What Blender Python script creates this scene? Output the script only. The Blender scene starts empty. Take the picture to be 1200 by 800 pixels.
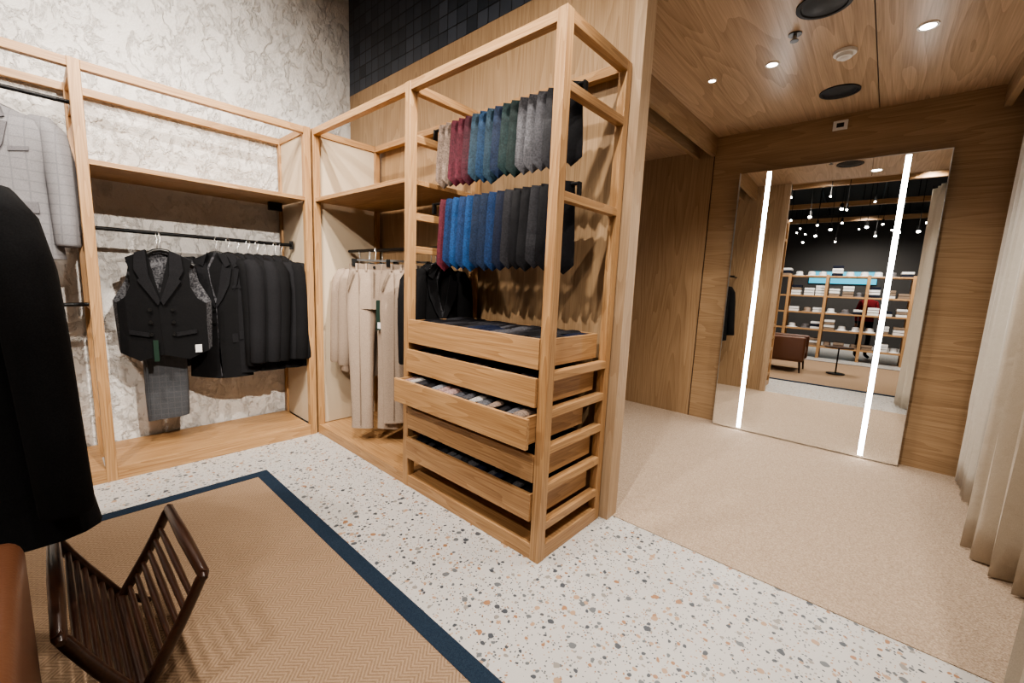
import bpy, math, random, bmesh
from mathutils import Vector, Matrix
random.seed(7)
S=bpy.context.scene
pi=math.pi
# ---------------------------------------------------------------- materials
MATS={}
def newmat(name):
    m=bpy.data.materials.new(name);m.use_nodes=True
    nt=m.node_tree;b=nt.nodes['Principled BSDF'];MATS[name]=m
    return m,nt,b
def N(nt,t,**k):
    n=nt.nodes.new(t)
    for a,v in k.items(): setattr(n,a,v)
    return n
def ramp(nt,stops):
    r=nt.nodes.new('ShaderNodeValToRGB');e=r.color_ramp.elements
    while len(e)<len(stops): e.new(.5)
    for i,(p,c) in enumerate(stops):
        e[i].position=p;e[i].color=(*c,1)
    return r
def bump(nt,b,src,strength,dist=.01):
    bp=N(nt,'ShaderNodeBump');bp.inputs['Strength'].default_value=strength;bp.inputs['Distance'].default_value=dist
    nt.links.new(src,bp.inputs['Height']);nt.links.new(bp.outputs[0],b.inputs['Normal']);return bp
def plain(name,c,rough=.6,metal=0,emis=None,es=0):
    m,nt,b=newmat(name);b.inputs['Base Color'].default_value=(*c,1);b.inputs['Roughness'].default_value=rough
    b.inputs['Metallic'].default_value=metal
    if emis: b.inputs['Emission Color'].default_value=(*emis,1);b.inputs['Emission Strength'].default_value=es
    return m
def cmap(nt,scale):
    tc=N(nt,'ShaderNodeTexCoord');mp=N(nt,'ShaderNodeMapping');mp.inputs['Scale'].default_value=scale
    nt.links.new(tc.outputs['Object'],mp.inputs[0]);return mp
def wood(name,axis,dark,light,big=1.0,rough=.45,rings=.22):
    m,nt,b=newmat(name)
    s=[7.0*big]*3;s[axis]=.6*big
    mp=cmap(nt,s)
    n1=N(nt,'ShaderNodeTexNoise');n1.inputs['Scale'].default_value=1.1;n1.inputs['Detail'].default_value=1.5;n1.inputs['Distortion'].default_value=.15
    nt.links.new(mp.outputs[0],n1.inputs[0])
    mul=N(nt,'ShaderNodeMath',operation='MULTIPLY');mul.inputs[1].default_value=15
    nt.links.new(n1.outputs['Fac'],mul.inputs[0])
    sn=N(nt,'ShaderNodeMath',operation='FRACT');nt.links.new(mul.outputs[0],sn.inputs[0])
    s2=[150.]*3;s2[axis]=3.
    mp2=cmap(nt,s2);n2=N(nt,'ShaderNodeTexNoise');n2.inputs['Scale'].default_value=1;n2.inputs['Detail'].default_value=3
    nt.links.new(mp2.outputs[0],n2.inputs[0])
    s3=[1.6]*3;s3[axis]=.5
    mp3=cmap(nt,s3);n3=N(nt,'ShaderNodeTexNoise');n3.inputs['Scale'].default_value=1.2
    nt.links.new(mp3.outputs[0],n3.inputs[0])
    a=N(nt,'ShaderNodeMath',operation='MULTIPLY');a.inputs[1].default_value=rings;nt.links.new(sn.outputs[0],a.inputs[0])
    c=N(nt,'ShaderNodeMath',operation='MULTIPLY_ADD');c.inputs[1].default_value=.75;nt.links.new(n2.outputs['Fac'],c.inputs[0]);nt.links.new(a.outputs[0],c.inputs[2])
    d=N(nt,'ShaderNodeMath',operation='MULTIPLY_ADD');d.inputs[1].default_value=.45;nt.links.new(n3.outputs['Fac'],d.inputs[0]);nt.links.new(c.outputs[0],d.inputs[2])
    r=ramp(nt,[(.42,light),(1.0,dark)])
    nt.links.new(d.outputs[0],r.inputs[0]);nt.links.new(r.outputs[0],b.inputs['Base Color'])
    b.inputs['Roughness'].default_value=rough
    bump(nt,b,n2.outputs['Fac'],.08,.002)
    return m
OD,OL=(.25,.125,.05),(.52,.32,.16)
for i,a in enumerate('xyz'): wood('oak_'+a,i,OD,OL)
for i,a in enumerate('xyz'): wood('veneer_'+a,i,(.23,.14,.07),(.43,.295,.175),.6)
for i,a in enumerate('xyz'): wood('ceilwood_'+a,i,(.33,.22,.13),(.60,.44,.30),.5,.35,.26)
wood('lightoak_z',2,(.33,.22,.135),(.50,.365,.24))
wood('walnut',0,(.010,.004,.0025),(.045,.017,.009),1.5,.3)
plain('black_metal',(.012,.012,.013),.4,.6)
plain('black_plastic',(.01,.01,.01),.35)
plain('white_plastic',(.8,.79,.77),.4)
plain('cream_panel',(.56,.46,.34),.7)
plain('lamp_glow',(1,1,1),.5,0,(1,.92,.8),25)
plain('led_white',(1,1,1),.5,0,(1,.98,.95),14)
plain('mirror_glass',(.92,.93,.92),.0,1)
plain('steel',(.5,.5,.5),.3,1)
plain('dark_ceiling',(.012,.012,.013),.8)
plain('dark_wall',(.035,.033,.033),.8)
plain('skin',(.5,.27,.18),.5)
plain('hair',(.015,.01,.008),.6)
plain('red_cloth',(.35,.02,.03),.8)
plain('tag_green',(.01,.03,.02),.5)
plain('screen',(.02,.2,.3),.4,0,(.05,.45,.65),.8)
plain('shirt_white',(.7,.7,.71),.8)
plain('shirt_blue',(.25,.38,.55),.8)
plain('speaker_mesh',(.008,.009,.012),.5)
m,nt,b=newmat('leather');b.inputs['Base Color'].default_value=(.115,.045,.022,1);b.inputs['Roughness'].default_value=.4
mp=cmap(nt,(1,1,1));v=N(nt,'ShaderNodeTexVoronoi');v.inputs['Scale'].default_value=160;nt.links.new(mp.outputs[0],v.inputs[0]);bump(nt,b,v.outputs[0],.15,.002)
m,nt,b=newmat('shopper_clothes');mp=cmap(nt,(1,1,1));sx=N(nt,'ShaderNodeSeparateXYZ');nt.links.new(mp.outputs[0],sx.inputs[0]);r=ramp(nt,[(.0,(.01,.01,.012)),(.5,(.25,.02,.03)),(.79,(.4,.22,.15))]);r.color_ramp.interpolation='CONSTANT'
dv=N(nt,'ShaderNodeMath',operation='MULTIPLY');dv.inputs[1].default_value=.5/.92;nt.links.new(sx.outputs['Z'],dv.inputs[0]);nt.links.new(dv.outputs[0],r.inputs[0]);nt.links.new(r.outputs[0],b.inputs['Base Color']);b.inputs['Roughness'].default_value=.9
def cloth(name,c,c2=None,scale=300,rough=.9,checks=None):
    m,nt,b=newmat(name);c2=c2 or tuple(min(1,x*1.5+.002) for x in c)
    mp=cmap(nt,(1,1,1));n=N(nt,'ShaderNodeTexNoise');n.inputs['Scale'].default_value=scale;n.inputs['Detail'].default_value=2
    nt.links.new(mp.outputs[0],n.inputs[0]);r=ramp(nt,[(.35,c),(.65,c2)]);nt.links.new(n.outputs['Fac'],r.inputs[0])
    out=r.outputs[0]
    if checks:
        per,col,amt=checks
        sx=N(nt,'ShaderNodeSeparateXYZ');nt.links.new(mp.outputs[0],sx.inputs[0])
        prev=None
        for ax in ('X','Z'):
            mm=N(nt,'ShaderNodeMath',operation='MULTIPLY');mm.inputs[1].default_value=1/per;nt.links.new(sx.outputs[ax],mm.inputs[0])
            fr=N(nt,'ShaderNodeMath',operation='FRACT');nt.links.new(mm.outputs[0],fr.inputs[0])
            lt=N(nt,'ShaderNodeMath',operation='LESS_THAN');lt.inputs[1].default_value=.12;nt.links.new(fr.outputs[0],lt.inputs[0])
            if prev:
                mx=N(nt,'ShaderNodeMath',operation='MAXIMUM');nt.links.new(prev.outputs[0],mx.inputs[0]);nt.links.new(lt.outputs[0],mx.inputs[1]);prev=mx
            else: prev=lt
        mul=N(nt,'ShaderNodeMath',operation='MULTIPLY');mul.inputs[1].default_value=amt;nt.links.new(prev.outputs[0],mul.inputs[0])
        mix=N(nt,'ShaderNodeMix',data_type='RGBA');nt.links.new(mul.outputs[0],mix.inputs[0]);nt.links.new(out,mix.inputs[6]);mix.inputs[7].default_value=(*col,1);out=mix.outputs[2]
    nt.links.new(out,b.inputs['Base Color']);b.inputs['Roughness'].default_value=rough
    b.inputs['Specular IOR Level'].default_value=.2
    n3=N(nt,'ShaderNodeTexNoise');n3.inputs['Scale'].default_value=7;n3.inputs['Detail'].default_value=3;n3.inputs['Distortion'].default_value=.6;nt.links.new(mp.outputs[0],n3.inputs[0])
    bump(nt,b,n3.outputs['Fac'],.35,.02)
    return m
cloth('wool_black',(.005,.005,.006),(.009,.009,.010))
cloth('wool_charcoal',(.008,.008,.010),(.016,.016,.018))
cloth('wool_navy',(.008,.011,.022))
cloth('lining_dark',(.02,.02,.024),(.09,.09,.10),70)
cloth('lining_grey',(.025,.025,.03),(.13,.13,.14),110)
cloth('wool_grey',(.16,.155,.165),(.245,.24,.25),400,.9,(.05,(.10,.10,.11),.35))
cloth('wool_greydark',(.115,.11,.12),(.17,.165,.175),400)
cloth('wool_greycheck',(.05,.052,.058),(.09,.095,.105),500,.9,(.035,(.12,.12,.125),.3))
cloth('wool_beige',(.27,.205,.16),(.36,.285,.225))
cloth('wool_beigedark',(.19,.14,.105),(.25,.195,.15))
cloth('curtain_cloth',(.52,.46,.38),(.62,.56,.48),500)
cloth('curtain_lining',(.62,.58,.52),(.72,.68,.62),500)
tiecols={'taupe':(.17,.125,.10),'burg':(.075,.012,.022),'burg2':(.05,.01,.018),'teal':(.02,.042,.065),'blue':(.013,.038,.085),'bright':(.008,.042,.13),'bright2':(.009,.028,.085),'navy':(.007,.011,.028),'navy2':(.010,.020,.048),'green':(.012,.028,.03),'green2':(.009,.02,.02),'grey':(.075,.075,.085),'grey2':(.05,.05,.058),'char':(.018,.018,.022),'blk':(.005,.005,.007),'light':(.30,.28,.27),'pink':(.24,.16,.15),'silver':(.17,.17,.19)}
for k,c in tiecols.items(): cloth('tie_'+k,tuple(x*.7 for x in c),tuple(x*1.35 for x in c),110,.6)
# plaster
m,nt,b=newmat('plaster')
mp=cmap(nt,(1,1,1))
def noise(sc,det,dis,rg=.5,scale=None):
    n=N(nt,'ShaderNodeTexNoise');n.inputs['Scale'].default_value=sc;n.inputs['Detail'].default_value=det;n.inputs['Distortion'].default_value=dis;n.inputs['Roughness'].default_value=rg
    nt.links.new((scale or mp).outputs[0],n.inputs[0]);return n
n1=noise(3.5,7,.3,.6);n2=noise(6,7,.35,.68,cmap(nt,(1,1.3,.9)));n3=noise(70,3,0,.6)
rd=ramp(nt,[(.46,(0,0,0)),(.53,(1,1,1)),(.75,(.6,.6,.6))]);nt.links.new(n2.outputs['Fac'],rd.inputs[0])
a1=N(nt,'ShaderNodeMath',operation='MULTIPLY_ADD');a1.inputs[1].default_value=.17;nt.links.new(rd.outputs[0],a1.inputs[0]);nt.links.new(n1.outputs['Fac'],a1.inputs[2])
a2=N(nt,'ShaderNodeMath',operation='MULTIPLY_ADD');a2.inputs[1].default_value=.09;nt.links.new(n3.outputs['Fac'],a2.inputs[0]);nt.links.new(a1.outputs[0],a2.inputs[2])
r=ramp(nt,[(.3,(.66,.64,.62)),(.75,(.76,.74,.72))]);nt.links.new(n1.outputs['Fac'],r.inputs[0]);nt.links.new(r.outputs[0],b.inputs['Base Color'])
b.inputs['Roughness'].default_value=.95;bump(nt,b,a2.outputs[0],.85,.06)
# terrazzo
m,nt,b=newmat('terrazzo')
mp=cmap(nt,(1,1,1))
nn=N(nt,'ShaderNodeTexNoise');nn.inputs['Scale'].default_value=30;nt.links.new(mp.outputs[0],nn.inputs[0])
mxv=N(nt,'ShaderNodeMix',data_type='RGBA');mxv.inputs[0].default_value=.02;nt.links.new(mp.outputs[0],mxv.inputs[6]);nt.links.new(nn.outputs['Color'],mxv.inputs[7])
base=N(nt,'ShaderNodeRGB');base.outputs[0].default_value=(.50,.485,.47,1);cur=base.outputs[0]
for sc,thr,den in((95,.34,.45),(42,.35,.38),(24,.33,.24)):
    v=N(nt,'ShaderNodeTexVoronoi',distance='EUCLIDEAN');v.inputs['Scale'].default_value=sc;nt.links.new(mxv.outputs[2],v.inputs[0])
    lt=N(nt,'ShaderNodeMath',operation='LESS_THAN');lt.inputs[1].default_value=thr;nt.links.new(v.outputs['Distance'],lt.inputs[0])
    sp=N(nt,'ShaderNodeSeparateColor');nt.links.new(v.outputs['Color'],sp.inputs[0])
    l2=N(nt,'ShaderNodeMath',operation='LESS_THAN');l2.inputs[1].default_value=den;nt.links.new(sp.outputs[0],l2.inputs[0])
    mu=N(nt,'ShaderNodeMath',operation='MULTIPLY');nt.links.new(lt.outputs[0],mu.inputs[0]);nt.links.new(l2.outputs[0],mu.inputs[1])
    rr=ramp(nt,[(0,(.07,.08,.095)),(.28,(.14,.15,.16)),(.5,(.33,.18,.10)),(.64,(.40,.27,.18)),(.82,(.27,.25,.23))]);rr.color_ramp.interpolation='CONSTANT'
    nt.links.new(sp.outputs[1],rr.inputs[0])
    mx=N(nt,'ShaderNodeMix',data_type='RGBA');nt.links.new(mu.outputs[0],mx.inputs[0]);nt.links.new(cur,mx.inputs[6]);nt.links.new(rr.outputs[0],mx.inputs[7]);cur=mx.outputs[2]
nt.links.new(cur,b.inputs['Base Color']);b.inputs['Roughness'].default_value=.34
# carpet
m,nt,b=newmat('carpet');mp=cmap(nt,(1,1,1));n=N(nt,'ShaderNodeTexNoise');n.inputs['Scale'].default_value=150;n.inputs['Detail'].default_value=4;nt.links.new(mp.outputs[0],n.inputs[0])
r=ramp(nt,[(.3,(.33,.25,.185)),(.7,(.56,.445,.345))]);nt.links.new(n.outputs['Fac'],r.inputs[0]);nt.links.new(r.outputs[0],b.inputs['Base Color']);b.inputs['Roughness'].default_value=1;b.inputs['Specular IOR Level'].default_value=.1;bump(nt,b,n.outputs['Fac'],.9,.012)
# rug herringbone
m,nt,b=newmat('rug_herringbone');mp=cmap(nt,(1,1,1));sx=N(nt,'ShaderNodeSeparateXYZ');nt.links.new(mp.outputs[0],sx.inputs[0])
pp=N(nt,'ShaderNodeMath',operation='PINGPONG');pp.inputs[1].default_value=.04;nt.links.new(sx.outputs['X'],pp.inputs[0])
ad=N(nt,'ShaderNodeMath',operation='ADD');nt.links.new(pp.outputs[0],ad.inputs[0]);nt.links.new(sx.outputs['Y'],ad.inputs[1])
mu=N(nt,'ShaderNodeMath',operation='MULTIPLY');mu.inputs[1].default_value=60;nt.links.new(ad.outputs[0],mu.inputs[0])
fr=N(nt,'ShaderNodeMath',operation='PINGPONG');fr.inputs[1].default_value=.5;nt.links.new(mu.outputs[0],fr.inputs[0])
n=N(nt,'ShaderNodeTexNoise');n.inputs['Scale'].default_value=250;nt.links.new(mp.outputs[0],n.inputs[0])
ma=N(nt,'ShaderNodeMath',operation='MULTIPLY_ADD');ma.inputs[1].default_value=.6;nt.links.new(n.outputs['Fac'],ma.inputs[0]);nt.links.new(fr.outputs[0],ma.inputs[2])
r=ramp(nt,[(.2,(.19,.125,.08)),(.8,(.35,.25,.17))]);nt.links.new(ma.outputs[0],r.inputs[0]);nt.links.new(r.outputs[0],b.inputs['Base Color']);b.inputs['Roughness'].default_value=1;b.inputs['Specular IOR Level'].default_value=.1;bump(nt,b,ma.outputs[0],.4,.006)
cloth('rug_navy',(.010,.020,.038),(.022,.037,.06),300)
# tiles
m,nt,b=newmat('tile_dark');tc=N(nt,'ShaderNodeTexCoord');sx=N(nt,'ShaderNodeSeparateXYZ');cb=N(nt,'ShaderNodeCombineXYZ');nt.links.new(tc.outputs['Object'],sx.inputs[0]);nt.links.new(sx.outputs['X'],cb.inputs[0]);nt.links.new(sx.outputs['Z'],cb.inputs[1])
bk=N(nt,'ShaderNodeTexBrick');bk.offset=0;bk.inputs['Scale'].default_value=1;bk.inputs['Brick Width'].default_value=.105;bk.inputs['Row Height'].default_value=.105;bk.inputs['Mortar Size'].default_value=.004
bk.inputs['Color1'].default_value=(.015,.02,.028,1);bk.inputs['Color2'].default_value=(.048,.058,.078,1);bk.inputs['Mortar'].default_value=(.002,.002,.003,1)
nt.links.new(cb.outputs[0],bk.inputs[0]);nt.links.new(bk.outputs[0],b.inputs['Base Color']);b.inputs['Roughness'].default_value=.4
inv=N(nt,'ShaderNodeMath',operation='SUBTRACT');inv.inputs[0].default_value=1;nt.links.new(bk.outputs['Fac'],inv.inputs[1]);bump(nt,b,inv.outputs[0],.6,.005)

# ---------------------------------------------------------------- mesh builder
class MB:
    def __init__(s): s.v=[];s.f=[];s.m=[];s.names=[]
    def mi(s,n):
        if n not in s.names:s.names.append(n)
        return s.names.index(n)
    def add(s,vs,fs,mat,T=None):
        o=len(s.v);k=s.mi(mat)
        for p in vs:
            p=Vector(p)
            if T is not None:p=T@p
            s.v.append(tuple(p))
        for f in fs:s.f.append([i+o for i in f]);s.m.append(k)
    def box(s,x0,x1,y0,y1,z0,z1,mat,T=None):
        if mat in('oak','veneer','ceilwood'):
            d=[x1-x0,y1-y0,z1-z0];mat+='_'+'xyz'[d.index(max(d))]
        vs=[(x,y,z) for x in(x0,x1) for y in(y0,y1) for z in(z0,z1)]
        s.add(vs,[(0,1,3,2),(4,6,7,5),(0,4,5,1),(2,3,7,6),(0,2,6,4),(1,5,7,3)],mat,T)
    def loft(s,rings,mat,cap=True,T=None):
        n=len(rings[0]);vs=[p for r in rings for p in r];fs=[]
        for i in range(len(rings)-1):
            for j in range(n):
                a=i*n+j;b=i*n+(j+1)%n;fs.append((a,b,b+n,a+n))
        if cap: fs.append(tuple(range(n))[::-1]);fs.append(tuple((len(rings)-1)*n+j for j in range(n)))
        s.add(vs,fs,mat,T)
    def tube(s,pts,r,mat,n=10,T=None,flat=1.0):
        pts=[Vector(p) for p in pts];R=r if isinstance(r,(list,tuple)) else [r]*len(pts);rings=[]
        pu=None
        for i,p in enumerate(pts):
            d=(pts[min(i+1,len(pts)-1)]-pts[max(i-1,0)]).normalized()
            if pu is None: pu=d.orthogonal().normalized() if abs(d.z)<.9 else Vector((1,0,0))
            pu=(pu-d*pu.dot(d)).normalized();w=d.cross(pu)
            rings.append([p+R[i]*(math.cos(2*pi*j/n)*pu+flat*math.sin(2*pi*j/n)*w) for j in range(n)])
        s.loft(rings,mat,True,T)
    def cyl(s,c,r,h,mat,n=24,axis='z',r2=None):
        r2=r if r2 is None else r2
        A=lambda a,rr,t:{'z':(c[0]+rr*math.cos(a),c[1]+rr*math.sin(a),c[2]+t),'y':(c[0]+rr*math.cos(a),c[1]+t,c[2]+rr*math.sin(a)),'x':(c[0]+t,c[1]+rr*math.cos(a),c[2]+rr*math.sin(a))}[axis]
        s.loft([[A(2*pi*j/n,r,0) for j in range(n)],[A(2*pi*j/n,r2,h) for j in range(n)]],mat)
    def poly(s,pts,yf,th,mat,T=None):
        n=len(pts);vs=[(x,yf(x,z),z) for x,z in pts]+[(x,yf(x,z)+th,z) for x,z in pts]
        fs=[tuple(range(n)),tuple(range(2*n-1,n-1,-1))]+[(i,(i+1)%n,(i+1)%n+n,i+n) for i in range(n)]
        s.add(vs,fs,mat,T)
    def build(s,name,loc=(0,0,0),rz=0,scale=1,bevel=0,smooth=False,parent=None):
        me=bpy.data.meshes.new(name);me.from_pydata(s.v,[],s.f);
        for n in s.names:me.materials.append(MATS[n])
        me.polygons.foreach_set('material_index',s.m)
        bm=bmesh.new();bm.from_mesh(me);bmesh.ops.recalc_face_normals(bm,faces=bm.faces);bm.to_mesh(me);bm.free()
        if smooth:
            me.polygons.foreach_set('use_smooth',[True]*len(me.polygons));me.set_sharp_from_angle(angle=math.radians(50))
        me.update()
        o=bpy.data.objects.new(name,me);S.collection.objects.link(o);o.location=loc;o.rotation_euler=(0,0,rz);o.scale=(scale,)*3
        if bevel:
            b=o.modifiers.new('b','BEVEL');b.width=bevel;b.segments=2;b.limit_method='ANGLE'
        if parent:o.parent=parent
        return o
def boxobj(name,*a,bevel=0):
    b=MB();b.box(*a);return b.build(name,bevel=bevel)

# ---------------------------------------------------------------- room shell
boxobj('floor',-4.3,6,-9.1,2.175,-.1,0,'terrazzo')
boxobj('floor_carpet',-4.3,6,2.175,4.8,-.1,.004,'carpet')
boxobj('wall_left',-4.2,-4.08,-9,2.12,0,4.3,'plaster')
b=MB();b.box(-4.2,-1.07,2.12,2.20,0,3.05,'veneer_z');b.box(-4.2,-1.07,2.117,2.2,3.05,4.3,'tile_dark')
b.box(-1.13,-1.065,2.108,2.215,0,3.05,'lightoak_z')
b.box(-1.15,-1.131,2.098,2.119,1.83,1.93,'black_plastic')
b.build('wall_partition')
b=MB()
b.box(-4.3,-1.475,4.62,4.7,0,3,'veneer_z')
b.box(-1.47,1.7,4.62,4.7,0,3,'veneer_x')
b.box(-1.476,-1.469,4.615,4.64,0,3,'walnut')
b.build('wall_back')
b=MB()
for x0,x1 in((-1.46,-.243),(-.237,.75),(.755,1.7)): b.box(x0,x1,2.175,4.62,2.87,2.95,'ceilwood_y')
b.box(-4.2,-1.66,2.2,4.62,2.76,2.84,'ceilwood_y')
b.box(-1.66,-1.46,2.2,4.62,2.951,2.97,'ceilwood_y')
b.build('ceiling_fitting_room')
b=MB();b.box(-1.5,-1.461,2.2,4.62,2.69,2.95,'veneer_y');b.box(-1.66,-1.62,2.2,4.62,2.69,2.95,'veneer_y');b.build('trim_ceiling_beam')
b=MB();b.box(.44,.48,2.175,4.62,2.72,2.87,'veneer_y');b.build('trim_curtain_pelmet')
boxobj('wall_bulkhead',-1.07,6,2.12,2.174,2.87,4.3,'veneer_x')
boxobj('wall_fitting_room',1.6,1.7,2.175,4.62,0,2.87,'veneer_z')
boxobj('wall_cubicle',.76,1.6,3.5,3.56,0,2.87,'veneer_x')
boxobj('wall_right',6,6.1,-9,4.7,0,4.3,'dark_wall')
boxobj('wall_front',-4.2,6.1,-9.1,-9,0,4.3,'dark_wall')
boxobj('ceiling',-4.2,6.1,-9.1,2.2,4.3,4.4,'dark_ceiling')
b=MB();X0,Y1,X1,Y0=-3.03,.942,2.2,-2.6;w=.075
b.box(X0+w,X1-w,Y0+w,Y1-w,.001,.010,'rug_herringbone')
b.box(X0,X1,Y1-w,Y1,.001,.012,'rug_navy');b.box(X0,X1,Y0,Y0+w,.001,.012,'rug_navy')
b.box(X0,X0+w,Y0+w,Y1-w,.001,.012,'rug_navy');b.box(X1-w,X1,Y0+w,Y1-w,.001,.012,'rug_navy')
b.build('area_rug')

# ---------------------------------------------------------------- rack A (left wall)
b=MB();P=.052;H=2.48
xf0,xf1=-3.565,-3.513;xb0,xb1=-4.065,-4.02
posts=[-2.55,-1.17,.19,1.445]
for y in posts:
    b.box(xf0,xf1,y,y+P,.0,H,'oak');b.box(xb0,xb1,y,y+P,0,H,'oak')
    b.box(xb1,xf0,y+.005,y+P-.005,H-.05,H-.001,'oak')
for i in range(3):
    y0=posts[i]+P;y1=posts[i+1]
    b.box(xf0+.005,xf1-.003,y0,y1,H-.05,H-.002,'oak');b.box(xb0,xb1-.005,y0,y1,H-.05,H-.002,'oak')
    b.box(xb0,xf1-.012,y0,y1,.03,.085,'oak')
    b.box(xf1-.012,xf1-.002,y0,y1,0,.088,'oak')
y0=posts[2]+P;y1=posts[3]
b.box(xb0,xf1-.008,y0,y1,1.925,1.955,'oak')
b.tube([(-3.8,y0,1.585),(-3.8,y1,1.585)],.013,'black_metal')
for y in(y0,y1-.012): b.box(-3.83,-3.77,y,y+.012,1.55,1.62,'black_metal');
for y in (posts[0]+P,posts[1]+P):
    for z in(2.31,1.10): b.tube([(-3.8,y,z),(-3.8,y+1.33,z)],.013,'black_metal')
b.box(-3.9,-3.86,1.30,1.40,1.86,1.925,'black_metal')
for z in(1.585,2.31,1.10):
  for y in posts[:3] : b.box(xb1,xf0,y+.01,y+P-.01,z-.03,z-.0,'oak')
b.box(xb1,xf0,1.46,1.48,.085,H-.05,'cream_panel')
b.build('garment_rack',bevel=.002)

# ---------------------------------------------------------------- rack B
b=MB();yf0,yf1=1.51,1.562;yk0,yk1=2.045,2.095
px=[-3.555,-2.252,-1.162]
for x in px:
    b.box(x,x+P,yf0,yf1,0,H,'oak');b.box(x,x+P-.005,yk0,yk1,0,H,'oak')
    b.box(x+.003,x+P-.003,yf1,yk0,H-.05,H-.001,'oak')
for i in range(2):
    x0=px[i]+P;x1=px[i+1]
    b.box(x0,x1,yf0+.003,yf1-.005,H-.05,H-.002,'oak');b.box(x0,x1,yk0,yk1-.002,H-.05,H-.002,'oak')
b.box(px[0]+.004,px[2]+P-.013,yf0+.014,yk1-.004,.03,.075,'oak');b.box(px[0]+P,px[2],yf0+.002,yf0+.012,.001,.078,'oak')
b.box(px[2]+P-.012,px[2]+P-.003,yf1,yk0,.001,.078,'oak')
b.box(px[0]+P,px[1],yf0+.008,yk1-.004,1.925,1.955,'oak')
b.box(px[0]+.015,px[0]+.035,yf1,yk0,.08,H-.05,'cream_panel')
for z in(1.55,2.2,1.75):
    b.box(px[1]+.005,px[1]+P-.005,yf1,yk0,z-.045,z,'oak')
b.tube([(px[0]+P,1.80,1.56),(px[1],1.80,1.56)],.013,'black_metal')
for z in(2.21,1.76,.945,.765,.585,.39,.195):
    b.box(px[2]+.005,px[2]+P-.003,yf1,yk0,z-.04,z,'oak')
for z in(.945,.765,.585,.39,.195): b.box(px[1]+.005,px[1]+P-.003,yf1,yk0,z-.04,z,'oak')
for z in(2.265,1.825):
    b.tube([(px[1]+.03,1.72,z),(px[2]+.022,1.72,z)],.009,'black_metal')
    for x in(px[1]+.015,px[2]+.016): b.box(x,x+.01,1.705,1.735,z-.062,z+.006,'black_metal')
dr=[(.955,1.10,0),(.775,.915,.012),(.60,.745,.10),(.40,.535,0),(.205,.345,.012)]
xa,xb_=px[1]+P+.003,px[2]-.003
for z0,z1,pull in dr:
    y0=yf0-pull;y1=yk0-pull-.02
    b.box(xa,xb_+(.03 if pull>.05 else 0),y0-.004,y0+.016,z0,z1,'oak')
    b.box(xa+.004,xa+.018,y0+.016,y1,z0+.01,z1-.006,'oak');b.box(xb_-.016,xb_-.001,y0+.016,y1,z0+.004,z1-.006,'oak')
    b.box(xa+.018,xb_-.016,y1-.012,y1,z0+.01,z1-.006,'oak');b.box(xa+.018,xb_-.016,y0+.016,y1-.012,z0+.03,z0+.042,'oak')
b.build('tie_display_rack',bevel=.002)
pal=[['blk','char','navy','blk','char','grey2'],['blk','grey2','char','navy'],['light','pink','silver','grey','light','char','taupe','grey2','blk','char'],['blk','char'],['blk','char','grey','navy']]
for k,(z0,z1,pull) in enumerate(dr):
    t=MB();y0=yf0-pull+.02;n=15;wd=(xb_-xa-.05)/n
    for i in range(n):
        for row in range(2):
            cx=xa+.024+wd*(i+.5);cy=y0+.125+row*.235;zz=z1+.004+random.uniform(-.008,.004)
            T=Matrix.Translation((cx,cy,zz))@Matrix.Rotation(random.uniform(-.10,.10),4,'Z')@Matrix.Rotation(random.uniform(-.25,.25),4,'Y')
            c='tie_'+random.choice(pal[k]);w2=wd*.49;rings=[]
            for (yy,ww,hh) in((-.114,.5,.004),(-.107,.9,.012),(-.03,1,.02),(.05,1,.02),(.1,.95,.014),(.114,.6,.004)):
                rings.append([(ww*w2*math.cos(a)*1.0,yy,hh*math.sin(a)+ (-.02)) for a in [2*pi*j/10 for j in range(10)]])
            t.loft(rings,c,True,T)
    t.box(xa+.02,xb_-.02,y0+.0,y0+.475,z0+.043,z1-.03,'tie_blk')
    t.build('folded_neckties',smooth=True)

# ---------------------------------------------------------------- hanging ties
def ties(zrod,cols,lens,x0,x1,ang):
    t=MB();n=len(cols)
    for i,c in enumerate(cols):
        x=x0+(x1-x0)*(i+.5)/n
        T=Matrix.Translation((x,1.72,zrod))@Matrix.Rotation(ang+random.uniform(-.12,.12),4,'Z')
        L=lens+random.uniform(-.015,.015);ph=random.uniform(0,6)
        for side,l2,wb in((-1,L,.050),(1,L-.05,.040)):
            rings=[]
            prof=[(.010,.030),(0,.034),(-.05,.038),(-L*.35,.042),(-L*.7,wb*.98),(-(l2-.045),wb),(-(l2-.022),wb*.55),(-l2,.002)]
            for z,w in prof:
                yo=side*(.013+.007*min(1,-z*4 if z<0 else 0))+.003*math.sin(z*14+ph)
                th=.007
                rings.append([(-w,yo,z),(-w*.4,yo-th,z),(w*.4,yo-th,z),(w,yo,z),(w*.4,yo+th,z),(-w*.4,yo+th,z)])
            t.loft(rings,'tie_'+c,True,T)
        t.loft([[( -.030,yy,.010+zz),(.030,yy,.010+zz),(.030,yy,.016+zz),(-.030,yy,.016+zz)] for yy,zz in((-.016,-.004),(-.006,.002),(.006,.002),(.016,-.004))],'tie_'+c,True,T)
    return t.build('hanging_neckties',smooth=True)
up=['taupe','taupe','burg','burg','burg2','teal','blue','teal','navy2','green','green2','grey','grey','grey2','char','navy','blk']
lo=['burg','bright2','bright','bright2','bright','navy2','navy2','bright2','navy','char','blk','blk','char','blk','navy','blk']
ties(2.265,up,.365,-2.17,-1.17,.8)
ties(1.825,lo,.41,-2.15,-1.18,.8)

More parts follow.
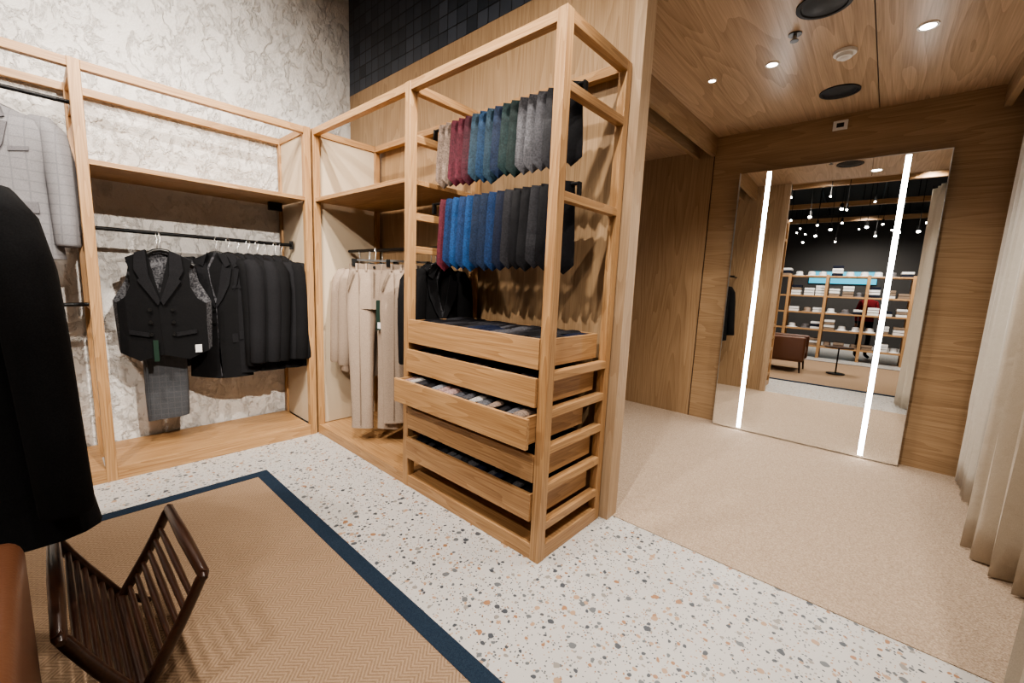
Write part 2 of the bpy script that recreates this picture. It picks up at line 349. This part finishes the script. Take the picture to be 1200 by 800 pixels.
# ---------------------------------------------------------------- garments
def hanger(b,w=.2,mat='black_plastic',zs=-.115):
    b.tube([(0,-.018,-.004),(0,-.013,.012),(0,0,.02),(0,.014,.012),(0,.016,-.004),(0,.006,-.022),(0,0,-.04),(0,0,-.085)],.0032,'steel',8)
    b.tube([(-w,0,zs-.045),(-w*.6,0,zs-.012),(-.03,0,zs+.03),(0,0,zs+.036),(.03,0,zs+.03),(w*.6,0,zs-.012),(w,0,zs-.045)],[.012,.012,.011,.011,.011,.012,.012],mat,8)
TR=[(-.083,.05,.045),(-.10,.078,.055),(-.125,.15,.062),(-.150,.200,.074),(-.195,.222,.092),(-.29,.215,.108),(-.43,.198,.108),(-.58,.208,.112),(-.72,.222,.118),(-.80,.228,.12)]
def garment_jacket(mat,name='suit_jacket',loc=(0,0,0),rz=0,scale=1.0,length=.80,thin=1.0,lapel=None,lining='lining_dark',broad=1.0,flare=0):
    b=MB();hanger(b,.2*broad);rg=random.Random(int(abs(loc[0]*997+loc[1]*131)*10)%9999);ph=rg.uniform(0,6)
    lapel=lapel or mat;n=32;k=length/.80
    def prof(z):
        zz=z if z>-.2 else -.2+(z+.2)/( (length-.2)/.6)
        for i in range(len(TR)-1):
            a,c=TR[i],TR[i+1]
            if c[0]<=zz<=a[0]:
                t=(a[0]-zz)/(a[0]-c[0]);return (a[1]*(1-t)+c[1]*t)*broad+flare*max(0,-z-.2),(a[2]*(1-t)+c[2]*t)*thin
        return TR[-1][1]*broad+flare*max(0,-z-.2),TR[-1][2]*thin
    def yf(x,z):
        w,d=prof(z);q=max(0,1-(min(1,abs(x)/w))**2.6)**(1/2.6);return -d*q
    zs=[-.083,-.10,-.125,-.15,-.195]+[-.195-(length-.195)*i/9 for i in range(1,10)]
    rings=[]
    for z in zs:
        w,d=prof(z);r=[];f=max(0,(-z-.2)/length)
        for j in range(n):
            a=2*pi*j/n;ca,sa=math.cos(a),math.sin(a)
            x=w*math.copysign(abs(ca)**(2/2.6),ca);y=d*math.copysign(abs(sa)**(2/2.6),sa)
            s=1+.045*f*math.sin(5*a+ph+z*3)
            r.append((x*s,y*s,z-.018*f*(1-abs(ca))))
        rings.append(r)
    b.loft(rings,mat)
    for sx in(-1,1):
        L=length*.92
        fl=lambda z:flare*max(0,-z-.2)
        pts=[(.150*broad,0,-.142),(.196*broad,0,-.155),(.226*broad,-.003,-.20),(.243*broad,-.008,-.32),(.252*broad,-.018,-.47),(.258*broad,-.035,-.62*k**.5),(.262*broad,-.05,-L+.01),(.262*broad,-.051,-L)]
        b.tube([(sx*(x+fl(z)),y,z) for x,y,z in pts],[.03,.048,.058,.061,.057,.053,.050,.044],mat,14)
    F=lambda e:(lambda x,z:yf(x,z)-e)
    b.poly([(-.05,-.088),(0,-.084),(.05,-.088),(.045,-.2),(.004,-.42),(-.004,-.42),(-.045,-.2)],F(.003),.004,lining)
    for sx in(-1,1):
        b.poly([(sx*x,z) for x,z in((.03,-.082),(.055,-.09),(.078,-.115),(.094,-.16),(.066,-.178))],F(.012),.008,lapel)
        b.poly([(sx*x,z) for x,z in((.05,-.15),(.066,-.182),(.104,-.185),(.088,-.29),(.05,-.38),(.006,-.455),(.0,-.44),(.022,-.33),(.038,-.22))],F(.011),.008,lapel)
        b.poly([(sx*x,z) for x,z in((.09,-length*.68),(.175,-length*.665),(.178,-length*.73),(.092,-length*.745))],F(.009),.006,lapel)
    b.poly([(.0,-.45),(.006,-.45),(.010,-length*.9),(.022,-length),( .014,-length)],F(.008),.004,lining)
    b.poly([(.10,-.30),(.165,-.285),(.165,-.305),(.10,-.32)],F(.006),.004,lapel)
    for z in(-.47,-.56): b.cyl((-.012,yf(0,z)-.012,z),.009,.008,'black_plastic',10,'y')
    return b.build(name,loc,rz,scale,smooth=True)
RODA=1.585-.02
RODB=1.56-.02
yy=[.90,.975,1.045,1.11,1.175,1.24,1.30,1.355]
for i,y in enumerate(yy):
    garment_jacket(['wool_black','wool_charcoal'][i%2],loc=(-3.79+.015*math.sin(i*2.3),y,RODA+.005),rz=math.radians(55 if i==0 else 33+random.uniform(-6,6)),scale=1.1,length=.90 if i else .93,thin=.40,broad=.84,lapel='wool_charcoal')
garment_jacket('wool_grey',name='blazer',loc=(-3.74,-.13,2.31-.015),rz=math.radians(72),scale=1.12,length=.82,lapel='wool_greydark')
for i in range(3): garment_jacket('wool_charcoal',loc=(-3.78,-.75-.13*i,1.10-.012),rz=math.radians(25),scale=.9,length=.78,thin=.5,broad=.9)
for i in range(2): garment_jacket('wool_grey',name='blazer',loc=(-3.76,-.62-.18*i,2.31-.015),rz=math.radians(30),scale=1.05,length=.78,thin=.5,broad=.9)
def waistcoat(loc,rz,scale):
    b=MB();hanger(b,.15)
    yf=lambda e:(lambda x,z:-.085+1.4*x*x-e)
    yb=lambda x,z:.03-.5*x*x
    back=[(-.05,-.085),(.05,-.085),(.14,-.13),(.165,-.25),(.22,-.36),(.215,-.5),(.21,-.64),(-.21,-.64),(-.215,-.5),(-.22,-.36),(-.165,-.25),(-.14,-.13)]
    b.poly(back,yb,.006,'lining_grey')
    for sx in(-1,1):
        pts=[(.05,-.085),(.145,-.13),(.130,-.2),(.132,-.28),(.16,-.345),(.2,-.375),(.197,-.5),(.2,-.655),(.11,-.70),(.0,-.665),(-.012 if sx>0 else .0,-.37)]
        b.poly([(sx*x,z) for x,z in pts],yf(.004 if sx>0 else 0),.008,'wool_black')
        vs=[(sx*x,y,z) for x,y,z in((.2,yf(0)(.2,0),-.375),(.197,yf(0)(.197,0),-.5),(.2,yf(0)(.2,0),-.655),(.212,.008,-.64),(.218,.006,-.5),(.223,.003,-.36))]
        b.add(vs,[(0,1,4,5),(1,2,3,4)],'lining_grey')
        b.poly([(sx*x,z) for x,z in((.052,-.083),(.10,-.105),(.108,-.19),(.085,-.24),(.095,-.25),(.012,-.385),(.0,-.36),(.045,-.22))],yf(.014),.008,'wool_charcoal')
        b.poly([(sx*x,z) for x,z in((.06,-.54),(.15,-.525),(.15,-.548),(.06,-.563))],yf(.010),.006,'wool_charcoal')
        for z in(-.41,-.48,-.55): b.cyl((sx*.05,yf(0)(.045,z)-.014,z),.009,.008,'black_plastic',10,'y')
    b.poly([(.14,-.615),(.17,-.615),(.17,-.66),(.14,-.66)],yf(.02),.003,'shirt_white')
    b.poly([(-.045,-.58),(-.022,-.58),(-.022,-.70),(-.045,-.70)],yf(.016),.003,'tag_green')
    return b.build('waistcoat',loc,rz,scale,smooth=True)
waistcoat((-3.72,.565,RODA),math.radians(72),1.2)
def trousers(mat,loc,rz,scale,L=1.15,tag=False,seam=None):
    b=MB();
    b.tube([(0,-.018,-.004),(0,-.013,.012),(0,0,.02),(0,.014,.012),(0,.016,-.004),(0,.006,-.022),(0,0,-.06)],.0032,'steel',8)
    b.box(-.15,.15,-.006,.006,-.068,-.056,'steel')
    for x in(-.13,.13): b.box(x-.012,x+.012,-.028,.028,-.10,-.055,'black_plastic')
    n=24;seam=seam or mat
    def ring(z,cx,w,d,cy=0,ph=0,am=.06):
        r=[]
        for j in range(n):
            a=2*pi*j/n;ca,sa=math.cos(a),math.sin(a);s=1+am*math.sin(3*a+ph)
            r.append((cx+w*math.copysign(abs(ca)**.8,ca)*s,cy+d*math.copysign(abs(sa)**.8,sa)*s,z))
        return r
    b.loft([ring(-.085,0,.165,.024,0,0,0),(ring(-.125,0,.168,.028,0,0,0))],seam)
    b.loft([ring(-.12,0,.166,.028,0,0,0),ring(-.2,0,.18,.04),ring(-.30,0,.19,.045),ring(-.37,0,.186,.045)],mat)
    for sx in(-1,1):
        b.loft([ring(-.28,sx*.09,.095,.042),ring(-.40,sx*.095,.095,.042,0,1),ring(-.6,sx*.095,.082,.036,-.005,2),ring(-.85,sx*.09,.074,.032,.0,3),ring(-L+.04,sx*.085,.07,.03,0,4),ring(-L,sx*.085,.072,.03,0,4)],mat)
        b.poly([(sx*.09,-.14),(sx*.094,-.14),(sx*.094,-L+.02),(sx*.09,-L+.02)],lambda x,z:-.047+.012*min(1,(-z-.14)/.6),.004,seam)
        b.poly([(sx*.12,-.135),(sx*.135,-.135),(sx*.178,-.26),(sx*.165,-.26)],lambda x,z:-.045+.4*max(0,abs(x)-.12)*.6,.004,seam)
    for x in(-.11,-.05,.05,.11): b.box(x-.006,x+.006,-.036,-.024,-.13,-.083,mat)
    b.poly([(-.003,-.13),(.003,-.13),(.008,-.30),(-.002,-.30)],lambda x,z:-.049,.004,seam)
    b.cyl((0,-.034,-.104),.008,.008,'black_plastic',10,'y')
    if tag:
        b.box(.02,.075,-.066,-.062,-.50,-.31,'tag_green');b.box(.03,.065,-.068,-.064,-.49,-.45,'shirt_white');b.tube([(.05,-.064,-.31),(.05,-.045,-.13)],.001,'black_plastic',5)
    return b.build('trousers',loc,rz,scale,smooth=True)
b=MB();n=20;rings=[]
b.tube([(0,-.018,-.004),(0,-.013,.012),(0,0,.02),(0,.014,.012),(0,.016,-.004),(0,.006,-.022),(0,0,-.06),(0,0,-.6)],.0028,'steel',8)
for z,w,d in((-.55,.10,.02),(-.60,.105,.03),(-.75,.11,.032),(-.95,.112,.034),(-1.12,.108,.033),(-1.15,.105,.03)):
    rings.append([(w*math.copysign(abs(math.cos(a))**.6,math.cos(a)),d*math.copysign(abs(math.sin(a))**.6,math.sin(a))*(1+.1*math.sin(z*9)),z+.012*math.cos(a)) for a in [2*pi*j/n for j in range(n)]])
b.loft(rings,'wool_greycheck');b.box(-.09,-.085,-.04,-.034,-1.12,-.65,'wool_greycheck')
b.build('trousers',(-3.80,.56,RODA),math.radians(72),1.12,smooth=True)
garment_jacket('wool_beige',loc=(-3.33,1.80,RODB),rz=math.radians(48),scale=1.1,length=.90,lapel='wool_beigedark',thin=.55,broad=.62)
garment_jacket('wool_beige',loc=(-3.17,1.80,RODB),rz=math.radians(56),scale=1.1,length=.90,lapel='wool_beigedark',thin=.5,broad=.66)
garment_jacket('wool_beigedark',loc=(-3.03,1.83,RODB),rz=math.radians(62),scale=1.1,length=.88,thin=.4,broad=.6)
trousers('wool_beige',(-2.84,1.66,RODB+.0),math.radians(44),1.15,1.17,tag=True,seam='wool_beigedark')
trousers('wool_beige',(-2.66,1.82,RODB+.0),math.radians(60),1.1,1.17,seam='wool_beigedark')
for i in range(3):
    garment_jacket('wool_black',loc=(-2.40+.055*i,1.83,RODB),rz=math.radians(70),scale=1.05,length=.8,thin=.38,broad=.66,lapel='wool_charcoal')
garment_jacket('wool_black',name='overcoat',loc=(-2.085,-.225,1.70),rz=math.atan2(.6664,.7444),scale=1.18,length=1.0,thin=1.2,broad=.98,flare=.13)
b=MB();b.tube([(-2.085,-1.3,1.715),(-2.085,-.16,1.715)],.011,'black_metal');
for y in(-1.28,-.68): b.tube([(-2.085,y,0.012),(-2.085,y,1.715)],.014,'black_metal')
for y in(-1.28,-.68): b.tube([(-2.35,y,.025),(-1.82,y,.025)],.014,'black_metal')
b.build('garment_stand',smooth=True)

# ---------------------------------------------------------------- magazine rack (crossed slatted panels)
b=MB();xa_,xb2=-2.06,-1.47;yc=.115;zb=.10
def panel(ytop,ztop,xs,xe,inset):
    d=1 if ytop>yc else -1
    def at(t,x,o=0): return (x,yc+(ytop-yc)*(t+.12*math.sin(t*pi)*.35)+o*.0,zb+(ztop-zb)*t)
    for x in(xs,xe):
        pts=[(x,yc-d*.085,.026),at(0,x),at(.25,x),at(.5,x),at(.75,x),at(.95,x),at(1.04,x)]
        b.tube(pts,[.014,.019,.021,.020,.019,.019,.012],'walnut',10,None,.8)
    b.tube([at(.98,xs-.02),at(1,xs),at(1.0,(xs+xe)/2),at(1,xe),at(.98,xe+.02)],[.010,.016,.020,.016,.010],'walnut',12)
    b.tube([at(0.02,xs),at(0.02,xe)],.017,'walnut',10)
    for i in range(1,7):
        t=.02+.96*i/7.6
        b.tube([at(t,xs),at(t,(xs+xe)/2),at(t,xe)],[.008,.011,.008],'walnut',8)
panel(-.035,.405,xa_,xb2,0);panel(.275,.405,xa_+.03,xb2-.03,1)
b.build('magazine_rack',smooth=True)

# ---------------------------------------------------------------- armchair
def armchair(loc,rz):
    b=MB()
    def cush(x0,x1,y0,y1,z0,z1,mat='leather'): b.box(x0,x1,y0,y1,z0,z1,mat)
    cush(-.40,-.27,-.38,.36,.20,.66);cush(.27,.40,-.38,.36,.20,.66)
    cush(-.265,.265,-.36,.2,.305,.46);cush(-.265,.265,-.34,.2,.20,.30)
    T=Matrix.Translation((0,.27,.2))@Matrix.Rotation(-.14,4,'X')
    b.box(-.265,.265,-.08,.08,0,.56,'leather',T)
    o=b.build('armchair',loc,rz,bevel=.04)
    o.modifiers['b'].segments=4
    for p in o.data.polygons:p.use_smooth=True
    l=MB()
    for x in(-.34,.34):
        for y in(-.32,.30): l.tube([(x,y,.22),(x*1.06,y*1.06,.0)],[.022,.013],'walnut',10)
    lo=l.build('legs',smooth=True);lo.parent=o
    return o
armchair((-1.20,-.475,.012),math.radians(90))
b=MB();b.cyl((-.35,-.7,.50),.22,.02,'walnut',32);b.cyl((-.35,-.7,.03),.012,.47,'black_metal',12);b.cyl((-.35,-.7,.012),.14,.018,'black_metal',24);b.build('side_table',smooth=True)

# ---------------------------------------------------------------- mirror
b=MB();mx0,mx1,mz=-1.185,.222,2.465
def my(z,x): return 4.5+.02*z/mz+.020*(x-mx0)
def mq(x0,x1,z0,z1,off,mat): b.add([(x0,my(z0,x0)+off,z0),(x1,my(z0,x1)+off,z0),(x1,my(z1,x1)+off,z1),(x0,my(z1,x0)+off,z1)],[(0,1,2,3)],mat)
mq(mx0,mx1,.012,mz,0,'mirror_glass')
mq(mx0,mx1,.012,mz,.035,'black_plastic')
for x0,x1 in((mx0-.004,mx0),(mx1,mx1+.004)): b.box(x0,x1,my(0,x0)-.001,my(0,x0)+.055,.004,mz,'steel')
b.box(mx0,mx1,my(mz,mx0)+.02,my(mz,mx0)+.05,mz,mz+.004,'steel')
b.box(mx0+.15,mx1-.15,4.585,4.619,.2,2.3,'black_plastic')
for xc in(-.948,-.015): mq(xc-.017,xc+.017,.03,mz-.01,-.004,'led_white')
b.build('wall_mirror')

# ---------------------------------------------------------------- curtains (follow a path seen from above)
def curtain(name,path,ztop,mat,folds,zb=.012,amp=.045,ph=0,spread=0):
    b=MB();P_=[Vector((x,y,0)) for x,y in path];D=[0]
    for i in range(1,len(P_)): D.append(D[-1]+(P_[i]-P_[i-1]).length)
    n=folds*10;m=14;vs=[];fs=[]
    def at(s):
        d=s*D[-1]
        for i in range(1,len(P_)):
            if d<=D[i]+1e-6:
                t=(d-D[i-1])/(D[i]-D[i-1]);return P_[i-1].lerp(P_[i],t)
        return P_[-1]
    for i in range(m+1):
        t=i/m;z=ztop+(zb-ztop)*t
        for j in range(n+1):
            s=j/n;p=at(s);q=at(min(1,s+.04))-at(max(0,s-.04));nrm=Vector((-q.y,q.x,0)).normalized()
            a=2*pi*folds*s+ph;A=amp*(.55+.45*t)*(1+.3*math.sin(7*s+ph))
            o=A*math.sin(a)+.25*A*math.sin(2.3*a+t*2)
            p=p+nrm*o+q.normalized()*.018*math.cos(a)*t
            vs.append((p.x+spread*t*(s-.5),p.y,z))
    for i in range(m):
        for j in range(n):
            a=i*(n+1)+j;fs.append((a,a+1,a+n+2,a+n+1))
    b.add(vs,fs,mat);o=b.build(name,smooth=True)
    so=o.modifiers.new('t','SOLIDIFY');so.thickness=.004
    return o
curtain('curtain',[(.60,3.98),(.57,4.56)],2.79,'curtain_lining',7,amp=.036)
curtain('curtain',[(.41,1.50),(.48,1.85),(.67,2.15),(.72,2.55),(.68,2.9),(.57,3.10),(.51,3.30)],2.79,'curtain_cloth',14,ph=1,amp=.05)
b=MB();b.tube([(.43,1.45,2.815),(.50,1.85,2.815),(.67,2.2,2.815),(.70,2.6,2.815),(.64,3.0,2.815),(.57,3.4,2.815),(.585,4.6,2.815)],.010,'black_metal')
for x,y in((.70,2.55),(.605,3.2),(.585,4.5)): b.tube([(x,y,2.82),(x,y,2.87)],.006,'black_metal')
b.build('curtain_rail')

# ---------------------------------------------------------------- ceiling fixtures
ZC=2.87
def spot(name,loc,target,power,size=60,blend=.6,rad=.04,col=(1,.915,.81)):
    l=bpy.data.lights.new(name,'SPOT');l.energy=power;l.spot_size=math.radians(size);l.spot_blend=blend;l.shadow_soft_size=rad;l.color=col
    o=bpy.data.objects.new(name,l);S.collection.objects.link(o);o.location=loc
    d=Vector(target)-Vector(loc);o.rotation_euler=d.to_track_quat('-Z','Y').to_euler()
    return o
def downlight(x,y,power=40,r=.045):
    b=MB();n=28
    ring=lambda rr,z:[(x+rr*math.cos(2*pi*j/n),y+rr*math.sin(2*pi*j/n),z) for j in range(n)]
    b.loft([ring(r,ZC-.001),ring(r*1.0,ZC-.005),ring(r*1.35,ZC-.006),ring(r*1.4,ZC)],'white_plastic',False)
    b.add(ring(r,ZC-.003),[tuple(range(n))],'lamp_glow')
    o=b.build('ceiling_downlight',smooth=True)
    if power: spot('downlight_lamp',(x,y,ZC-.02),(x,y,0),power,125,.9,.04)
    return o
downlight(-.02,3.42,66,.035);downlight(-.77,3.38,55,.03);downlight(-1.15,3.38,50,.022)
downlight(-.2,2.45,62)
for x,y in((-.44,2.86),(-.46,4.1)):
    b=MB();n=36;ring=lambda rr,z:[(x+rr*math.cos(2*pi*j/n),y+rr*math.sin(2*pi*j/n),z) for j in range(n)]
    b.loft([ring(.125,ZC),ring(.125,ZC-.008),ring(.105,ZC-.012),ring(.10,ZC-.006),ring(.085,ZC-.008),ring(.05,ZC-.02),ring(.01,ZC-.024)],'speaker_mesh')
    b.build('ceiling_speaker',smooth=True)
b=MB();b.cyl((-.39,3.47,ZC),.06,-.018,'white_plastic');b.cyl((-.39,3.47,ZC-.018),.045,-.02,'white_plastic',24,'z',.04);b.cyl((-.39,3.47,ZC-.038),.03,-.012,'white_plastic',24,'z',.018)
b.build('smoke_detector',smooth=True)
b=MB();b.cyl((-.6,3.08,ZC),.035,-.006,'black_plastic');b.cyl((-.6,3.08,ZC-.006),.01,-.03,'steel');b.cyl((-.6,3.08,ZC-.036),.022,-.004,'black_plastic');b.build('fire_sprinkler',smooth=True)
b=MB();b.box(-.53,-.43,4.603,4.62,2.745,2.82,'white_plastic');b.box(-.505,-.455,4.600,4.603,2.765,2.80,'black_plastic');b.build('wall_sensor',bevel=.003)

# ---------------------------------------------------------------- track lights over shop
def track(x,y,tgt,power,size=75,blend=.8):
    z=3.95;b=MB()
    d=(Vector(tgt)-Vector((x,y,z))).normalized()
    b.tube([(x,y,4.3),(x,y,z+.05)],.01,'black_metal')
    p=Vector((x,y,z));b.tube([p-d*.09,p+d*.09],.045,'black_metal',20)
    q=p+d*.091;b.tube([q,q+d*.002],.038,'lamp_glow',20)
    b.build('track_spotlight',smooth=True)
    spot('track_lamp',tuple(p+d*.12),tgt,power,size,blend,.04)
track(-2.0,.1,(-4.0,.8,2.0),230,95,1)
track(-1.0,-1.2,(-3.9,-.5,1.9),300,90,1)
track(1.4,.9,(-3.9,.75,1.45),850,42,.8)  # added low-angle fill, brightens the plaster under the shelf
track(-1.4,-1.9,(-2.6,2.1,1.4),420,55,.8)  # added fill from behind the camera, reaches under the corner bay shelf
track(-.6,.2,(-1.6,2.0,1.2),230,75)
track(-1.6,.6,(-1.8,.9,0),130,90)
track(.4,.6,(.2,1.6,0),190,95)
track(-3.0,.6,(-2.9,.8,0),100,110)
track(.9,-1.8,(.2,-2,0),120,100)
b=MB()
for x in(-1.25,.0,1.3): b.box(x-.015,x+.015,-8.5,1.6,4.2,4.23,'black_metal')
for x in(-1.25,.0,1.3):
    for y in(-8,-4,0): b.box(x-.004,x+.004,y-.004,y+.004,4.23,4.3,'black_metal')
b.build('lighting_track')
b=MB()
for y in(-2.2,-4.6,-7): b.box(-4.0,5.5,y-.04,y+.04,3.75,3.87,'oak')
for x in (-2,.6,3):
    for y in(-2.2,-4.6,-7): b.box(x-.01,x+.01,y-.01,y+.01,3.87,4.3,'black_metal')
b.build('ceiling_slats')
b=MB();rr=random.Random(3)
for i in range(34):
    x=rr.uniform(-3.2,2.0);y=rr.uniform(-8.6,-1.6);z=rr.uniform(3.0,3.65);k=rr.choice([.4,.55,.8])
    b.tube([(x,y,4.3),(x,y,z+.05)],.006,'black_metal',6);b.tube([(x,y,z+.06),(x,y+.02,z-.05)],.045*k,'black_metal',12);b.tube([(x,y+.02,z-.05),(x,y+.03,z-.07)],.042*k,'lamp_glow',12)
b.build('pendant_spotlights')
for x,y,e in((-1.0,-1.5,300),(.6,-2.0,300),(-.3,-6.5,500)): spot('shop_fill',(x,y,3.8),(x,y-1.6,0),e,130,.8,.1)  # bare spots without fixtures, added to brighten the shop in the mirror

# ---------------------------------------------------------------- far shop furniture
b=MB();X0_,X1_=-2.3,.7;Y=-3.4
for x in(-2.3,-1.55,-.8,-.05,.7): 
    b.box(x-.03,x+.03,Y,Y+.06,0,1.98,'oak');b.box(x-.03,x+.03,Y-.4,Y-.34,0,1.98,'oak')
for z in(.25,.65,1.05,1.45,1.92): b.box(X0_,X1_,Y-.4,Y+.05,z,z+.035,'oak')
b.build('display_shelving',bevel=.003)
b=MB();rr=random.Random(5)
for z in(.286,.686,1.086,1.486,1.956):
    for i in range(12):
        x=-2.12+i*.245+rr.uniform(-.02,.02)
        if abs((x+2.3)/.75-round((x+2.3)/.75))<.12 and z<1.9: continue
        if rr.random()<.45:
            c=rr.choice(['shirt_white','wool_beige','shirt_white','wool_greydark']);cx,cy=x,Y-.17
            R_=lambda r,zz:[(cx+r*math.cos(2*pi*j/16),cy+r*1.15*math.sin(2*pi*j/16),zz) for j in range(16)]
            b.loft([R_(.12,z+.002),R_(.118,z+.012),R_(.075,z+.02),R_(.072,z+.08),R_(.06,z+.105),R_(.02,z+.11)],c)
        else:
            for k in range(rr.choice([2,3,4])):
                b.box(x-.1,x+.1,Y-.33,Y-.0,z+.001+k*.062,z+.052+k*.062,rr.choice(['shirt_white','wool_beigedark','shirt_white','shirt_white','wool_navy']))
b.build('folded_shirts_and_hats',bevel=.01)
b=MB();b.box(-1.6,.2,-8.99,-8.93,2.0,2.4,'screen');b.build('wall_screen')
b=MB();b.box(1.0,2.0,-3.4,-2.6,.66,.72,'oak');[b.box(x,x+.05,y,y+.05,0,.66,'black_metal') for x in(1.02,1.93) for y in(-3.38,-2.67)];b.build('display_table',bevel=.004)
b=MB();b.tube([(-2.6,2.55,1.60),(-1.55,2.55,1.60)],.012,'black_metal')
for x in(-2.55,-1.6): b.tube([(x,2.2,1.6),(x,2.55,1.6)],.01,'black_metal')
b.build('wall_hanging_rail')
for i in range(4): garment_jacket('wool_navy' if i%2 else 'wool_black',loc=(-1.72-.2*i,2.55,1.585),rz=math.radians(120),scale=1.05,length=.85,thin=.5,broad=.85)

def person(loc,rz,top,hairlen=.1):
    V=[(0,0,.95),(0,0,1.15),(0,0,1.35),(0,0,1.46),(0,-.01,1.55),
       (-.17,0,1.40),(-.24,.0,1.13),(-.24,-.12,.92),(-.24,-.18,.85),(.17,0,1.40),(.24,0,1.13),(.25,-.06,.93),(.25,-.08,.86),
       (-.09,0,.88),(-.10,-.02,.50),(-.10,.02,.09),(-.10,-.14,.035),(.09,0,.88),(.11,-.01,.50),(.12,.03,.09),(.13,-.13,.035)]
    E=[(0,1),(1,2),(2,3),(3,4),(2,5),(5,6),(6,7),(7,8),(2,9),(9,10),(10,11),(11,12),(0,13),(13,14),(14,15),(15,16),(0,17),(17,18),(18,19),(19,20)]
    R=[.14,.13,.14,.05,.045,.06,.042,.032,.03,.06,.042,.032,.03,.095,.06,.045,.035,.095,.06,.045,.035]
    me=bpy.data.meshes.new('body');me.from_pydata(V,E,[]);o=bpy.data.objects.new('person',me);S.collection.objects.link(o)
    m=o.modifiers.new('sk','SKIN')
    for i,s in enumerate(me.skin_vertices[0].data): s.radius=(R[i],R[i]*.8);s.use_root=(i==0)
    sd=o.modifiers.new('sd','SUBSURF');sd.levels=2;sd.render_levels=2
    me.materials.append(MATS[top]);o.location=loc;o.rotation_euler=(0,0,rz)
    b=MB();n=16
    rings=[]
    for z,w,d,y in((1.52,.045,.05,-.01),(1.55,.055,.07,-.02),(1.60,.07,.085,-.015),(1.66,.078,.095,-.005),(1.71,.074,.09,0),(1.75,.05,.06,0),(1.765,.015,.02,0)):
        rings.append([(w*math.cos(2*pi*j/n),y+d*math.sin(2*pi*j/n),z) for j in range(n)])
    b.loft(rings,'skin');b.tube([(0,-.09,1.665),(0,-.115,1.635),(0,-.095,1.625)],[.008,.014,.008],'skin',8)
    for x in(-.03,.03): b.cyl((x,-.095,1.66),.009,.01,'hair',8,'y')
    b.box(-.022,.022,-.092,-.08,1.592,1.60,'red_cloth')
    for x in(-.078,.078): b.tube([(x,0,1.675),(x*1.1,.01,1.65),(x,0,1.625)],[.006,.014,.006],'skin',8)
    rings=[]
    for z,w,d,y in((1.60-hairlen,.07,.05,.05),(1.64,.082,.075,.035),(1.70,.085,.092,.018),(1.75,.07,.075,.01),(1.785,.02,.03,.0)):
        rings.append([(w*math.cos(2*pi*j/n),y+d*math.sin(2*pi*j/n),z) for j in range(n)])
    b.loft(rings,'hair');
    x=-.24
    for k in range(5): b.tube([(x-.02+.01*k,-.18,.86),(x-.025+.012*k,-.19,.80),(x-.02+.01*k,-.18,.765+.01*abs(k-2))],[.008,.007,.005],'skin',6)
    for k in range(5): b.tube([(.235+.01*k,-.08,.86),(.23+.012*k,-.09,.80),(.235+.01*k,-.085,.765+.01*abs(k-2))],[.008,.007,.005],'skin',6)
    h=b.build('head',smooth=True);h.parent=o
    return o
person((.02,-4.5,0),math.radians(150),'shopper_clothes',.15)

# ---------------------------------------------------------------- world, camera
w=bpy.data.worlds.new('World');S.world=w;w.use_nodes=True;w.node_tree.nodes['Background'].inputs[0].default_value=(.9,.93,1,1);w.node_tree.nodes['Background'].inputs[1].default_value=.3
cam=bpy.data.cameras.new('Camera');co=bpy.data.objects.new('Camera',cam);S.collection.objects.link(co)
cam.sensor_width=36;cam.lens=490.51/1200*36;cam.clip_start=.05
yw,pt,rl=math.radians(131.494),math.radians(-7.965),math.radians(2.426)
f=Vector((math.cos(pt)*math.cos(yw),math.cos(pt)*math.sin(yw),math.sin(pt)));r=f.cross(Vector((0,0,1))).normalized();u=r.cross(f)
r2=math.cos(rl)*r+math.sin(rl)*u;u2=-math.sin(rl)*r+math.cos(rl)*u
co.matrix_world=Matrix(((r2.x,u2.x,-f.x,0),(r2.y,u2.y,-f.y,0),(r2.z,u2.z,-f.z,1.35),(0,0,0,1)));S.camera=co
S.view_settings.look='AgX - Medium High Contrast'
S.view_settings.exposure=0.5
